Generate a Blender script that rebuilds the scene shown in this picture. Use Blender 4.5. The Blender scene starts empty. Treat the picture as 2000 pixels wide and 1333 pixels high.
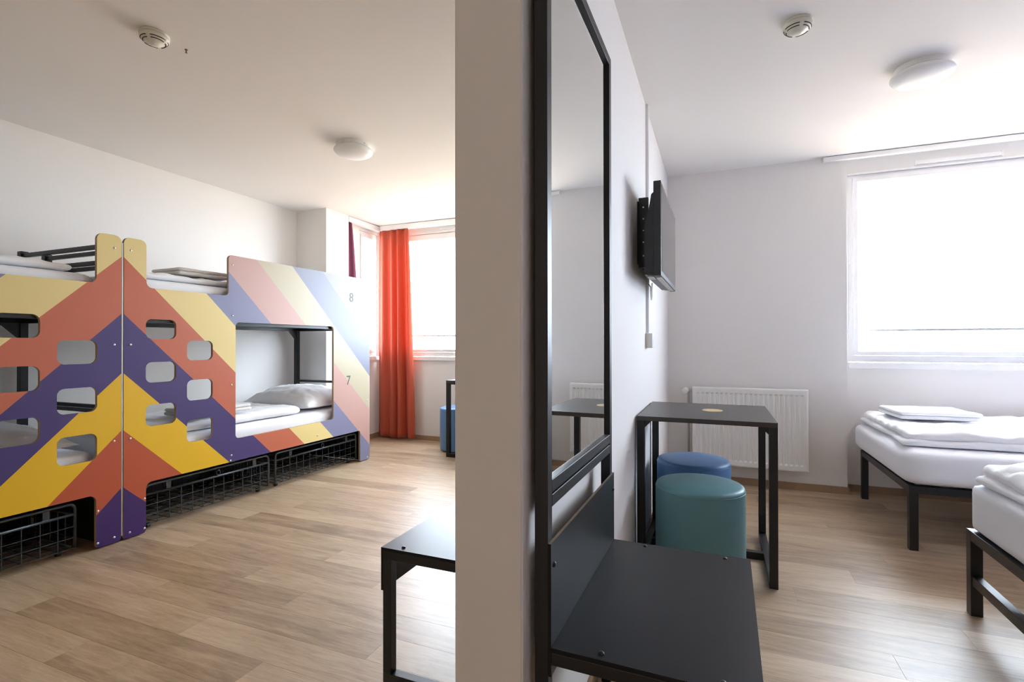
import bpy, bmesh, math, random
from mathutils import Vector, Matrix, noise

random.seed(7)
SC = bpy.context.scene
COL = SC.collection
R = math.radians

# ------------------------------------------------------------------ camera
cam_d = bpy.data.cameras.new('camera')
cam = bpy.data.objects.new('camera', cam_d)
COL.objects.link(cam)
F_PX = 986.96
cam_d.sensor_width = 36.0
cam_d.lens = 36.0 * F_PX / 2000.0
cam_d.clip_start = 0.02
_r = Vector((0.9265, 0.3762, -0.0012)); _u = Vector((0.0029, -0.0041, 1.0)); _w = Vector((-0.3762, 0.9265, 0.0049))
cam.matrix_world = Matrix(((_r.x, _u.x, -_w.x, 0.0), (_r.y, _u.y, -_w.y, 0.0), (_r.z, _u.z, -_w.z, 1.11), (0, 0, 0, 1)))
SC.camera = cam

# ------------------------------------------------------------------ world, sun, exposure
world = bpy.data.worlds.new('overcast_sky'); SC.world = world
world.use_nodes = True
bg = world.node_tree.nodes['Background']
bg.inputs['Color'].default_value = (0.77, 0.875, 1.0, 1)
bg.inputs['Strength'].default_value = 8.0
sun_d = bpy.data.lights.new('sun', 'SUN'); sun_d.energy = 14.0; sun_d.angle = R(3); sun_d.color = (1.0, 0.88, 0.72)
sun = bpy.data.objects.new('sun', sun_d); COL.objects.link(sun)
sun.rotation_euler = (R(38), 0, R(-12))          # from behind the house, high: lights the street, not the room
SC.view_settings.view_transform = 'Standard'
SC.view_settings.look = 'None'
SC.view_settings.gamma = 1.0
SC.view_settings.use_curve_mapping = False
SC.view_settings.exposure = 1.80
SC.cycles.use_denoising = True
SC.cycles.filter_width = 1.0
SC.cycles.max_bounces = 14
SC.cycles.diffuse_bounces = 8
SC.cycles.glossy_bounces = 6
SC.cycles.transparent_max_bounces = 12
SC.cycles.sample_clamp_indirect = 12.0
SC.cycles.caustics_reflective = False
SC.cycles.caustics_refractive = False

def portal(name, loc, rot, sx, sy):
    d = bpy.data.lights.new(name, 'AREA'); d.shape = 'RECTANGLE'; d.size = sx; d.size_y = sy
    d.cycles.is_portal = True
    o = bpy.data.objects.new(name, d); COL.objects.link(o); o.location = loc; o.rotation_euler = rot
    return o
# sampling portals in the three window openings (they give off no light of their own)
portal('window_portal', (1.916, 4.56, 1.68), (R(-90), 0, 0), 2.0, 1.42)
portal('window_portal', (-2.425, 5.11, 1.68), (R(-90), 0, 0), 2.54, 1.42)
portal('window_portal', (-3.85, 4.825, 1.68), (R(90), 0, R(-90)), 0.34, 1.42)

# ------------------------------------------------------------------ materials
MATS = {}
def nmat(name):
    m = bpy.data.materials.new(name); m.use_nodes = True
    nt = m.node_tree
    return m, nt, nt.nodes['Principled BSDF']
def L(nt, a, b): nt.links.new(a, b)
def node(nt, typ, **kw):
    n = nt.nodes.new(typ)
    for k, v in kw.items(): setattr(n, k, v)
    return n
def mat(name, col, rough=0.5, metal=0.0, spec=0.5, bump=0.0, bscale=60.0, var=0.0, vscale=4.0, sheen=0.0, coat=0.0):
    m, nt, p = nmat(name)
    p.inputs['Base Color'].default_value = (*col, 1)
    p.inputs['Roughness'].default_value = rough
    p.inputs['Metallic'].default_value = metal
    p.inputs['Specular IOR Level'].default_value = spec
    if sheen: p.inputs['Sheen Weight'].default_value = sheen
    if coat: p.inputs['Coat Weight'].default_value = coat
    tc = node(nt, 'ShaderNodeTexCoord')
    if bump:
        n = node(nt, 'ShaderNodeTexNoise'); n.inputs['Scale'].default_value = bscale; n.inputs['Detail'].default_value = 5
        b = node(nt, 'ShaderNodeBump'); b.inputs['Strength'].default_value = bump; b.inputs['Distance'].default_value = 0.004
        L(nt, tc.outputs['Object'], n.inputs['Vector']); L(nt, n.outputs['Fac'], b.inputs['Height']); L(nt, b.outputs['Normal'], p.inputs['Normal'])
    if var:
        n = node(nt, 'ShaderNodeTexNoise'); n.inputs['Scale'].default_value = vscale; n.inputs['Detail'].default_value = 6
        mx = node(nt, 'ShaderNodeMix', data_type='RGBA')
        mx.inputs['A'].default_value = (*[c * (1 - var) for c in col], 1)
        mx.inputs['B'].default_value = (*[min(1, c * (1 + var)) for c in col], 1)
        L(nt, tc.outputs['Object'], n.inputs['Vector']); L(nt, n.outputs['Fac'], mx.inputs['Factor']); L(nt, mx.outputs['Result'], p.inputs['Base Color'])
    MATS[name] = m
    return m
mat('wall_paint', (0.80, 0.780, 0.753), 0.85, spec=0.25, bump=0.10, bscale=160, var=0.012, vscale=2.0)
mat('lilac_bounce_paint', (0.60, 0.60, 0.80), 0.85, spec=0.25, bump=0.10, bscale=160)  # invented colour for the unseen right wall, cools the bounced light
mat('brown_bounce_paint', (0.60, 0.48, 0.375), 0.85, spec=0.25, bump=0.10, bscale=160)  # invented colour for the unseen rear wall, makes its bounce warmer and dimmer
mat('ceiling_paint', (0.82, 0.80, 0.775), 0.9, spec=0.2, bump=0.06, bscale=120)
mat('black_steel', (0.0075, 0.008, 0.010), 0.36, spec=0.5, bump=0.04, bscale=300)
mat('basket_steel', (0.030, 0.036, 0.042), 0.32, spec=0.6)
mat('charcoal_board', (0.0065, 0.0068, 0.009), 0.38, spec=0.26, bump=0.04, bscale=400, var=0.10, vscale=30)
mat('board_edge', (0.23, 0.17, 0.11), 0.7)
mat('ply_edge', (0.40, 0.29, 0.18), 0.65, bump=0.1, bscale=120, var=0.2, vscale=40)
mat('white_pvc', (0.84, 0.84, 0.84), 0.28, spec=0.5)
mat('white_enamel', (0.84, 0.84, 0.81), 0.33, spec=0.5)
mat('white_plastic', (0.82, 0.80, 0.74), 0.4)
mat('cream_plastic', (0.72, 0.69, 0.58), 0.42)
mat('slot_dark', (0.02, 0.02, 0.02), 0.7)
mat('opal_glass', (0.86, 0.86, 0.84), 0.38, spec=0.5)
mat('linen', (0.88, 0.89, 0.92), 0.85, spec=0.2, bump=0.25, bscale=18, sheen=0.2)
mat('linen_sheet', (0.85, 0.86, 0.90), 0.85, spec=0.2, bump=0.10, bscale=12, sheen=0.2)
mat('terry', (0.80, 0.79, 0.78), 0.95, spec=0.1, bump=0.7, bscale=260, sheen=0.4)
mat('teal_leather', (0.105, 0.245, 0.270), 0.42, spec=0.5, bump=0.15, bscale=220, var=0.06, vscale=8)
mat('blue_leather', (0.085, 0.205, 0.400), 0.42, spec=0.5, bump=0.15, bscale=220, var=0.06, vscale=8)
mat('screen_black', (0.012, 0.012, 0.014), 0.12, spec=0.5)
mat('tv_plastic', (0.018, 0.018, 0.020), 0.45)
mat('zinc', (0.72, 0.72, 0.74), 0.28, metal=1.0)
mat('steel_strip', (0.48, 0.46, 0.44), 0.35, metal=0.9)
mat('grey_pipe', (0.45, 0.44, 0.43), 0.4)
mat('sticker_gold', (0.62, 0.47, 0.24), 0.5, var=0.25, vscale=60)
mat('number_ink', (0.085, 0.10, 0.09), 0.6)
mat('white_cable', (0.80, 0.80, 0.78), 0.5)
mat('asphalt', (0.28, 0.225, 0.170), 0.9, var=0.15, vscale=0.2)
mat('rail_grey', (0.40, 0.40, 0.41), 0.7, spec=0.2)

# mirror
m, nt, p = nmat('mirror_glass'); MATS['mirror_glass'] = m
p.inputs['Base Color'].default_value = (0.82, 0.84, 0.83, 1); p.inputs['Metallic'].default_value = 1.0; p.inputs['Roughness'].default_value = 0.015

# window pane: thin glass
m, nt, p = nmat('window_glass'); MATS['window_glass'] = m
tr = node(nt, 'ShaderNodeBsdfTransparent'); tr.inputs['Color'].default_value = (0.97, 0.98, 0.98, 1)
gl = node(nt, 'ShaderNodeBsdfGlossy'); gl.inputs['Roughness'].default_value = 0.02
mx = node(nt, 'ShaderNodeMixShader'); mx.inputs['Fac'].default_value = 0.06
L(nt, tr.outputs[0], mx.inputs[1]); L(nt, gl.outputs[0], mx.inputs[2])
L(nt, mx.outputs[0], nt.nodes['Material Output'].inputs['Surface'])

# curtain cloth: diffuse + light shining through
def cloth(name, col, trans, fac):
    m, nt, p = nmat(name); MATS[name] = m
    p.inputs['Base Color'].default_value = (*col, 1); p.inputs['Roughness'].default_value = 0.8; p.inputs['Sheen Weight'].default_value = 0.2
    t = node(nt, 'ShaderNodeBsdfTranslucent'); t.inputs['Color'].default_value = (*trans, 1)
    mx = node(nt, 'ShaderNodeMixShader'); mx.inputs['Fac'].default_value = fac
    tc = node(nt, 'ShaderNodeTexCoord'); w = node(nt, 'ShaderNodeTexNoise'); w.inputs['Scale'].default_value = 350
    b = node(nt, 'ShaderNodeBump'); b.inputs['Strength'].default_value = 0.15; b.inputs['Distance'].default_value = 0.002
    L(nt, tc.outputs['Object'], w.inputs['Vector']); L(nt, w.outputs['Fac'], b.inputs['Height']); L(nt, b.outputs['Normal'], p.inputs['Normal'])
    L(nt, p.outputs[0], mx.inputs[1]); L(nt, t.outputs[0], mx.inputs[2]); L(nt, mx.outputs[0], nt.nodes['Material Output'].inputs['Surface'])
cloth('orange_cloth', (0.58, 0.105, 0.052), (0.66, 0.13, 0.06), 0.28)
cloth('purple_cloth', (0.36, 0.12, 0.20), (0.45, 0.16, 0.27), 0.40)

# oak vinyl plank: each plank shifted by its own random number
def oak(name, use_random=True, c0=(0.178, 0.110, 0.060), c1=(0.640, 0.494, 0.344)):
    m, nt, p = nmat(name); MATS[name] = m
    tc = node(nt, 'ShaderNodeTexCoord'); oi = node(nt, 'ShaderNodeObjectInfo')
    add = node(nt, 'ShaderNodeVectorMath', operation='MULTIPLY_ADD')
    cmb = node(nt, 'ShaderNodeCombineXYZ')
    for i in range(3): L(nt, oi.outputs['Random'], cmb.inputs[i])
    add.inputs[1].default_value = (37.0, 91.0, 17.0)
    L(nt, cmb.outputs[0], add.inputs[0]); L(nt, tc.outputs['Object'], add.inputs[2])
    def stretched(sx, sy, scale, detail, rough=0.55, dist=0.0):
        mp = node(nt, 'ShaderNodeMapping'); mp.inputs['Scale'].default_value = (sx, sy, 1)
        L(nt, add.outputs[0], mp.inputs['Vector'])
        n = node(nt, 'ShaderNodeTexNoise'); n.inputs['Scale'].default_value = scale; n.inputs['Detail'].default_value = detail
        n.inputs['Roughness'].default_value = rough; n.inputs['Distortion'].default_value = dist
        L(nt, mp.outputs[0], n.inputs['Vector']); return n
    broad = stretched(0.8, 5.0, 2.6, 4, 0.6, 0.8)
    grain = stretched(1.6, 24.0, 3.4, 9, 0.7, 0.8)
    fine = stretched(6.0, 110.0, 4.0, 5, 0.7)
    s1 = node(nt, 'ShaderNodeMath', operation='MULTIPLY'); s1.inputs[1].default_value = 0.50; L(nt, broad.outputs['Fac'], s1.inputs[0])
    s2 = node(nt, 'ShaderNodeMath', operation='MULTIPLY_ADD'); s2.inputs[1].default_value = 0.44; L(nt, grain.outputs['Fac'], s2.inputs[0]); L(nt, s1.outputs[0], s2.inputs[2])
    s3 = node(nt, 'ShaderNodeMath', operation='MULTIPLY_ADD'); s3.inputs[1].default_value = 0.24; L(nt, fine.outputs['Fac'], s3.inputs[0]); L(nt, s2.outputs[0], s3.inputs[2])
    rr = node(nt, 'ShaderNodeMath', operation='MULTIPLY_ADD'); rr.inputs[1].default_value = 0.20; L(nt, oi.outputs['Random'], rr.inputs[0]); L(nt, s3.outputs[0], rr.inputs[2])
    cr = node(nt, 'ShaderNodeValToRGB'); e = cr.color_ramp.elements
    e[0].position = 0.44; e[0].color = (*c0, 1); e[1].position = 0.94; e[1].color = (*c1, 1)
    mid = e.new(0.69); mid.color = (*[(a + b) / 2 * q for a, b, q in zip(c0, c1, (1.03, 1.0, 0.96))], 1)
    L(nt, rr.outputs[0], cr.inputs['Fac']); L(nt, cr.outputs['Color'], p.inputs['Base Color'])
    p.inputs['Roughness'].default_value = 0.37; p.inputs['Specular IOR Level'].default_value = 0.62
    b = node(nt, 'ShaderNodeBump'); b.inputs['Strength'].default_value = 0.12; b.inputs['Distance'].default_value = 0.0015
    L(nt, fine.outputs['Fac'], b.inputs['Height']); L(nt, b.outputs['Normal'], p.inputs['Normal'])
oak('oak_vinyl')
oak('oak_skirting', c0=(0.25, 0.16, 0.09), c1=(0.40, 0.28, 0.18))

# dark stained table top with grain
m, nt, p = nmat('dark_wood'); MATS['dark_wood'] = m
tc = node(nt, 'ShaderNodeTexCoord'); mp = node(nt, 'ShaderNodeMapping'); mp.inputs['Scale'].default_value = (1.5, 30, 1)
n = node(nt, 'ShaderNodeTexNoise'); n.inputs['Scale'].default_value = 4; n.inputs['Detail'].default_value = 6
cr = node(nt, 'ShaderNodeValToRGB'); cr.color_ramp.elements[0].color = (0.030, 0.027, 0.026, 1); cr.color_ramp.elements[1].color = (0.060, 0.053, 0.050, 1)
L(nt, tc.outputs['Object'], mp.inputs['Vector']); L(nt, mp.outputs[0], n.inputs['Vector']); L(nt, n.outputs['Fac'], cr.inputs['Fac']); L(nt, cr.outputs['Color'], p.inputs['Base Color'])
p.inputs['Roughness'].default_value = 0.36

# printed chevron stripes on the bunk panels; local y runs along the panel from the joint, z up
m, nt, p = nmat('chevron_print'); MATS['chevron_print'] = m
tc = node(nt, 'ShaderNodeTexCoord'); sp = node(nt, 'ShaderNodeSeparateXYZ'); L(nt, tc.outputs['Object'], sp.inputs[0])
ab = node(nt, 'ShaderNodeMath', operation='ABSOLUTE'); L(nt, sp.outputs['Y'], ab.inputs[0])
s = node(nt, 'ShaderNodeMath', operation='MULTIPLY_ADD'); s.inputs[1].default_value = 0.967; L(nt, ab.outputs[0], s.inputs[0]); L(nt, sp.outputs['Z'], s.inputs[2])
q = node(nt, 'ShaderNodeMath', operation='MULTIPLY_ADD'); q.inputs[1].default_value = 1 / 0.3255; q.inputs[2].default_value = (-0.296) / 0.3255 + 1.0; L(nt, s.outputs[0], q.inputs[0])
dv = node(nt, 'ShaderNodeMath', operation='DIVIDE'); dv.inputs[1].default_value = 11.0; L(nt, q.outputs[0], dv.inputs[0])
cr = node(nt, 'ShaderNodeValToRGB'); cr.color_ramp.interpolation = 'CONSTANT'
# the print runs from strong colours at the foot of the joint to pale ones at the far upper corner
STRIPES = [(0.048, 0.020, 0.125), (0.470, 0.092, 0.040), (0.780, 0.470, 0.018), (0.066, 0.046, 0.170), (0.530, 0.145, 0.082), (0.760, 0.610, 0.270),
           (0.225, 0.230, 0.360), (0.520, 0.325, 0.290), (0.480, 0.430, 0.310), (0.215, 0.225, 0.300), (0.275, 0.272, 0.265)]
e = cr.color_ramp.elements
e[0].position = 0.0; e[0].color = (*STRIPES[0], 1); e[1].position = 1 / 11; e[1].color = (*STRIPES[1], 1)
for i in range(2, 11):
    k_ = e.new(i / 11); k_.color = (*STRIPES[i], 1)
L(nt, dv.outputs[0], cr.inputs['Fac']); L(nt, cr.outputs['Color'], p.inputs['Base Color'])
p.inputs['Roughness'].default_value = 0.42; p.inputs['Specular IOR Level'].default_value = 0.36
nz = node(nt, 'ShaderNodeTexNoise'); nz.inputs['Scale'].default_value = 500
bp = node(nt, 'ShaderNodeBump'); bp.inputs['Strength'].default_value = 0.06; bp.inputs['Distance'].default_value = 0.001
L(nt, tc.outputs['Object'], nz.inputs['Vector']); L(nt, nz.outputs['Fac'], bp.inputs['Height']); L(nt, bp.outputs['Normal'], p.inputs['Normal'])

# ------------------------------------------------------------------ mesh helpers
def b_box(bm, x0, x1, y0, y1, z0, z1, mi=0):
    vs = [bm.verts.new((x, y, z)) for x in (x0, x1) for y in (y0, y1) for z in (z0, z1)]
    fs = [(0, 1, 3, 2), (4, 6, 7, 5), (0, 4, 5, 1), (2, 3, 7, 6), (0, 2, 6, 4), (1, 5, 7, 3)]
    out = []
    for f in fs:
        fc = bm.faces.new([vs[i] for i in f]); fc.material_index = mi; out.append(fc)
    return vs
def b_tube(bm, pts, rad, seg=8, closed=False, smooth=True, caps=True):
    pts = [Vector(p) for p in pts]; n = len(pts); rings = []
    prev = None
    for i, p in enumerate(pts):
        if closed: d = (pts[(i + 1) % n] - pts[i - 1]).normalized()
        elif i == 0: d = (pts[1] - p).normalized()
        elif i == n - 1: d = (p - pts[i - 1]).normalized()
        else: d = ((pts[i + 1] - p).normalized() + (p - pts[i - 1]).normalized()).normalized()
        if prev is None:
            a = Vector((0, 0, 1)) if abs(d.z) < 0.9 else Vector((1, 0, 0))
            nx = d.cross(a).normalized()
        else:
            nx = (prev - d * prev.dot(d)).normalized()
        prev = nx; ny = d.cross(nx)
        rings.append([bm.verts.new(p + (nx * math.cos(t) + ny * math.sin(t)) * rad) for t in [2 * math.pi * k / seg for k in range(seg)]])
    m_ = n if closed else n - 1
    for i in range(m_):
        a, b = rings[i], rings[(i + 1) % n]
        for k in range(seg):
            f = bm.faces.new((a[k], a[(k + 1) % seg], b[(k + 1) % seg], b[k])); f.smooth = smooth
    if caps and not closed:
        bm.faces.new(rings[0][::-1]); bm.faces.new(rings[-1])
def b_lathe(bm, prof, cx=0, cy=0, seg=40, smooth=True, axis='z'):
    rings = []
    for (rad, z) in prof:
        if rad < 1e-6:
            rings.append([bm.verts.new((cx, cy, z))])
        else:
            rings.append([bm.verts.new((cx + rad * math.cos(2 * math.pi * k / seg), cy + rad * math.sin(2 * math.pi * k / seg), z)) for k in range(seg)])
    for a, b in zip(rings, rings[1:]):
        for k in range(seg):
            k2 = (k + 1) % seg
            if len(a) == 1 and len(b) == 1: continue
            if len(a) == 1: f = bm.faces.new((a[0], b[k2], b[k]))
            elif len(b) == 1: f = bm.faces.new((a[k], a[k2], b[0]))
            else: f = bm.faces.new((a[k], a[k2], b[k2], b[k]))
            f.smooth = smooth
def b_prism(bm, poly, lo, hi, axis='y'):
    """extrude a 2D polygon; axis y: poly=(x,z); axis x: poly=(y,z); axis z: poly=(x,y)"""
    def P(a, b, t): return {'y': (a, t, b), 'x': (t, a, b), 'z': (a, b, t)}[axis]
    A = [bm.verts.new(P(a, b, lo)) for a, b in poly]; B = [bm.verts.new(P(a, b, hi)) for a, b in poly]
    n = len(poly)
    bm.faces.new(A); bm.faces.new(B[::-1])
    for i in range(n): bm.faces.new((A[i], B[i], B[(i + 1) % n], A[(i + 1) % n]))
def mesh_from(name, bm, mats, bevel=0.0, recalc=True):
    if recalc: bmesh.ops.recalc_face_normals(bm, faces=bm.faces[:])
    if bevel:
        es = [e for e in bm.edges if len(e.link_faces) == 2 and e.calc_face_angle(0) > 0.7]
        bmesh.ops.bevel(bm, geom=es, offset=bevel, segments=2, profile=0.5, affect='EDGES')
    me = bpy.data.meshes.new(name); bm.to_mesh(me); bm.free()
    for mm in ([mats] if isinstance(mats, str) else mats): me.materials.append(MATS[mm])
    return me
def obj(name, bm, mats, parent=None, bevel=0.0, loc=None):
    me = bm if isinstance(bm, bpy.types.Mesh) else mesh_from(name, bm, mats, bevel)
    o = bpy.data.objects.new(name, me); COL.objects.link(o)
    if parent: o.parent = parent
    if loc: o.location = loc
    return o
def tag(o, label=None, cat=None, group=None, kind=None):
    if label: o['label'] = label
    if cat: o['category'] = cat
    if group: o['group'] = group
    if kind: o['kind'] = kind
    return o
def thing(name, label, cat, loc=(0, 0, 0), rz=0.0, group=None):
    o = bpy.data.objects.new(name, None); COL.objects.link(o)
    o.empty_display_size = 0.05
    o.location = loc; o.rotation_euler = (0, 0, rz)
    return tag(o, label, cat, group)
def NB(): return bmesh.new()
def box(name, x0, x1, y0, y1, z0, z1, mats, parent=None, bevel=0.0):
    bm = NB(); b_box(bm, x0, x1, y0, y1, z0, z1); return obj(name, bm, mats, parent, bevel)
def copy_tree(o, parent=None, loc=None, rz=None, label=None, group=None):
    c = o.copy(); COL.objects.link(c); c.parent = parent
    if loc is not None: c.location = loc
    if rz is not None: c.rotation_euler = (0, 0, rz)
    if label: c['label'] = label
    if group: c['group'] = group
    for ch in list(o.children): copy_tree(ch, c)
    return c
def soft(bm, cx, cy, cz, hx, hy, hz, rx, ry, rz, cell=0.03, amp=0.0, freq=6.0, seed=0.0, sag=None):
    """rounded, slightly lumpy cushion: a subdivided box whose edges are rounded with radii rx, ry, rz"""
    nx = max(4, int(2 * hx / cell)); ny = max(4, int(2 * hy / cell)); nz = max(4, int(2 * hz / min(cell, 0.02)))
    cache = {}
    def V(i, j, k):
        key = (i, j, k)
        if key in cache: return cache[key]
        def ax(i_, n_, h_, r_):
            # cluster samples near the ends for round edges
            t = i_ / n_ * 2 - 1
            t = math.copysign(abs(t) ** 0.85, t)
            return t * h_
        p = Vector((ax(i, nx, hx, rx), ax(j, ny, hy, ry), ax(k, nz, hz, rz)))
        inn = Vector((max(-hx + rx, min(hx - rx, p.x)), max(-hy + ry, min(hy - ry, p.y)), max(-hz + rz, min(hz - rz, p.z))))
        d = p - inn
        ds = Vector((d.x / rx, d.y / ry, d.z / rz))
        if ds.length > 1e-9:
            ds.normalize(); p = inn + Vector((ds.x * rx, ds.y * ry, ds.z * rz))
        w = Vector((cx, cy, cz)) + p
        if amp:
            nn = noise.fractal(w * freq + Vector((seed, seed * 2, 0)), 1.0, 2.0, 4)
            rid = 1 - abs(noise.noise(w * freq * 1.7 + Vector((seed * 3, 0, seed))))
            up = max(0.15, ds.z if ds.length > 0 else 0)
            w += Vector((noise.noise(w * freq + Vector((9, seed, 3))) * amp * 0.6, noise.noise(w * freq + Vector((seed, 7, 1))) * amp * 0.6, (nn * 0.7 + (rid - 0.75) * 0.7) * amp * up))
        if sag: w = sag(w)
        cache[key] = bm.verts.new(w); return cache[key]
    def quad(a, b, c, d):
        f = bm.faces.new((a, b, c, d)); f.smooth = True
    for i in range(nx):
        for j in range(ny):
            quad(V(i, j, nz), V(i + 1, j, nz), V(i + 1, j + 1, nz), V(i, j + 1, nz))
            quad(V(i, j, 0), V(i, j + 1, 0), V(i + 1, j + 1, 0), V(i + 1, j, 0))
    for i in range(nx):
        for k in range(nz):
            quad(V(i, 0, k), V(i + 1, 0, k), V(i + 1, 0, k + 1), V(i, 0, k + 1))
            quad(V(i, ny, k), V(i, ny, k + 1), V(i + 1, ny, k + 1), V(i + 1, ny, k))
    for j in range(ny):
        for k in range(nz):
            quad(V(0, j, k), V(0, j, k + 1), V(0, j + 1, k + 1), V(0, j + 1, k))
            quad(V(nx, j, k), V(nx, j + 1, k), V(nx, j + 1, k + 1), V(nx, j, k + 1))

# ------------------------------------------------------------------ the setting
ZC = 2.491
XL, XR, YR, YB, YN, YL = -4.07, 3.05, -1.30, 4.369, 4.47, 5.02    # left wall, right wall, rear wall, back wall, window niche, left back wall
PX0, PX1, PY0 = -0.541, -0.380, 0.992                              # partition
TH = 0.2
def struct(name, bm, mats, label, cat='wall'):
    return tag(obj(name, bm, mats), label, cat, kind='structure')

# ground far below the windows
bm = NB(); b_box(bm, -60, 60, -40, 90, -9.2, -9.0)
tag(obj('ground', bm, 'asphalt'), 'pale street ground far below outside the windows', 'ground', kind='structure')

bm = NB(); b_box(bm, XL - TH, XR + TH, YR - TH, YL + TH, -0.16, -0.006)
floor = struct('floor', bm, 'oak_skirting', 'light oak vinyl plank floor running through both rooms', 'floor')
# planks
PW, PL, GAP = 0.145, 1.22, 0.0004
def plank_mesh(ln, w):
    bm = NB(); b_box(bm, 0, ln - GAP, 0, w - GAP, -0.006, 0.0)
    es = [e for e in bm.edges if all(v.co.z > -0.001 for v in e.verts)]
    bmesh.ops.bevel(bm, geom=es, offset=0.0003, segments=1, affect='EDGES')
    return mesh_from('plank', bm, 'oak_vinyl')
pm_cache = {}
row = 0; y = YR
while y < YL - 0.001:
    w = min(PW, YL - y)
    # which x spans of the row are room floor
    x = XL - (0.13 + 0.37 * row % 1.0) * PL
    off = [0.0, 0.43, 0.81, 0.22, 0.62][row % 5] * PL + random.uniform(-0.08, 0.08)
    x = XL - off
    while x < XR:
        x0 = max(x, XL); x1 = min(x + PL, XR)
        ymax = YB if x0 > PX1 else YL
        if x1 - x0 > 0.02 and y < (YN if x0 >= PX0 else YL):
            key = (round(x1 - x0, 3), round(w, 3))
            if key not in pm_cache: pm_cache[key] = plank_mesh(*key)
            obj('plank', pm_cache[key], None, floor, loc=(x0, y, 0))
        x += PL
    y += PW; row += 1

bm = NB(); b_box(bm, XL - TH, XR + TH, YR - TH, YL + TH, ZC, ZC + 0.16)
struct('ceiling', bm, 'ceiling_paint', 'plain white painted ceiling over both rooms', 'ceiling')

bm = NB(); b_box(bm, XL - TH, XL, YR, 4.04, 0, ZC)
struct('wall_left', bm, 'wall_paint', 'long white wall behind the bunk beds')
bm = NB(); b_box(bm, XL - TH, -3.675, 4.04, 4.375, 0, ZC)
struct('wall_column', bm, 'wall_paint', 'white square wall pier at the end of the bunk wall')
# side wall of the left bay with its narrow window opening
bm = NB()
b_box(bm, XL - TH, -3.76, 4.375, 4.655, 0, ZC)
b_box(bm, XL - TH, -3.76, 4.655, 4.995, 0, 0.955); b_box(bm, XL - TH, -3.76, 4.655, 4.995, 2.405, ZC)
b_box(bm, XL - TH, -3.76, 4.995, YL + TH, 0, ZC)
struct('wall_bay', bm, 'wall_paint', 'narrow white side wall of the bay holding a slim window')
# back wall of the left room with window opening
WL0, WL1 = -3.70, -1.15
bm = NB()
b_box(bm, -3.76, WL0, YL, YL + TH, 0, ZC); b_box(bm, WL1, PX0, YL, YL + TH, 0, ZC)
b_box(bm, WL0, WL1, YL, YL + TH, 0, 0.955); b_box(bm, WL0, WL1, YL, YL + TH, 2.375, ZC)
struct('wall_back_left', bm, 'wall_paint', 'white window wall behind the orange curtain')
bm = NB(); b_box(bm, PX0, PX1, PY0, YL + TH, 0, ZC)
bmesh.ops.recalc_face_normals(bm, faces=bm.faces[:])
es = [e for e in bm.edges if abs(e.verts[0].co.y - PY0) < 1e-4 and abs(e.verts[1].co.y - PY0) < 1e-4 and abs(e.verts[0].co.z - e.verts[1].co.z) > 1]
bmesh.ops.bevel(bm, geom=es, offset=0.004, segments=3, affect='EDGES')
struct('wall_partition', bm, 'wall_paint', 'thick white partition wall dividing the two rooms')
# right room back wall, niche and window
WR0, WR1 = 0.912, 2.92
bm = NB(); b_box(bm, PX1, 0.885, YB, YL, 0, ZC)
struct('wall_back', bm, 'wall_paint', 'white back wall behind the radiator')
bm = NB()
b_box(bm, 0.885, WR0, YN, YN + TH, 0, ZC); b_box(bm, WR1, XR, YN, YN + TH, 0, ZC)
b_box(bm, WR0, WR1, YN, YN + TH, 0, 0.955); b_box(bm, WR0, WR1, YN, YN + TH, 2.385, ZC)
struct('wall_niche', bm, 'wall_paint', 'white window wall behind the single beds')
bm = NB(); b_box(bm, XR, XR + TH, YR, YN + TH, 0, ZC)
struct('wall_right', bm, 'lilac_bounce_paint', 'unseen side wall at the head of the single beds, tinted lilac to cool the light')
bm = NB(); b_box(bm, XL - TH, XR + TH, YR - TH, YR, 0, ZC)
struct('wall_rear', bm, 'brown_bounce_paint', 'unseen wall behind the viewpoint, tinted brown to warm the light')

def skirting(name, x0, x1, y0, y1, label):
    bm = NB(); b_box(bm, x0, x1, y0, y1, 0, 0.052); struct(name, bm, 'oak_skirting', label, 'baseboard')
skirting('baseboard_back', PX1 + .012, 0.897, YB - .012, YB, 'slim oak baseboard under the radiator')
skirting('baseboard_niche', 0.897, XR - .012, YN - .012, YN, 'slim oak baseboard below the window behind the beds')
skirting('baseboard_return', 0.885, 0.897, YB, YN, 'short oak baseboard piece at the wall step')
skirting('baseboard_partition', PX1, PX1 + .012, PY0, YB, 'slim oak baseboard along the partition on the mirror side')
skirting('baseboard_partition_left', PX0 - .012, PX0, PY0, YL - .012, 'slim oak baseboard along the bunk room side of the partition')
skirting('baseboard_back_left', -3.748, PX0, YL - .012, YL, 'slim oak baseboard beside the orange curtain')
skirting('baseboard_bay', -3.76, -3.748, 4.375, YL, 'slim oak baseboard in the bay corner')
skirting('baseboard_left', XL, XL + .012, YR, 4.04, 'slim oak baseboard behind the bunk beds')

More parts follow.
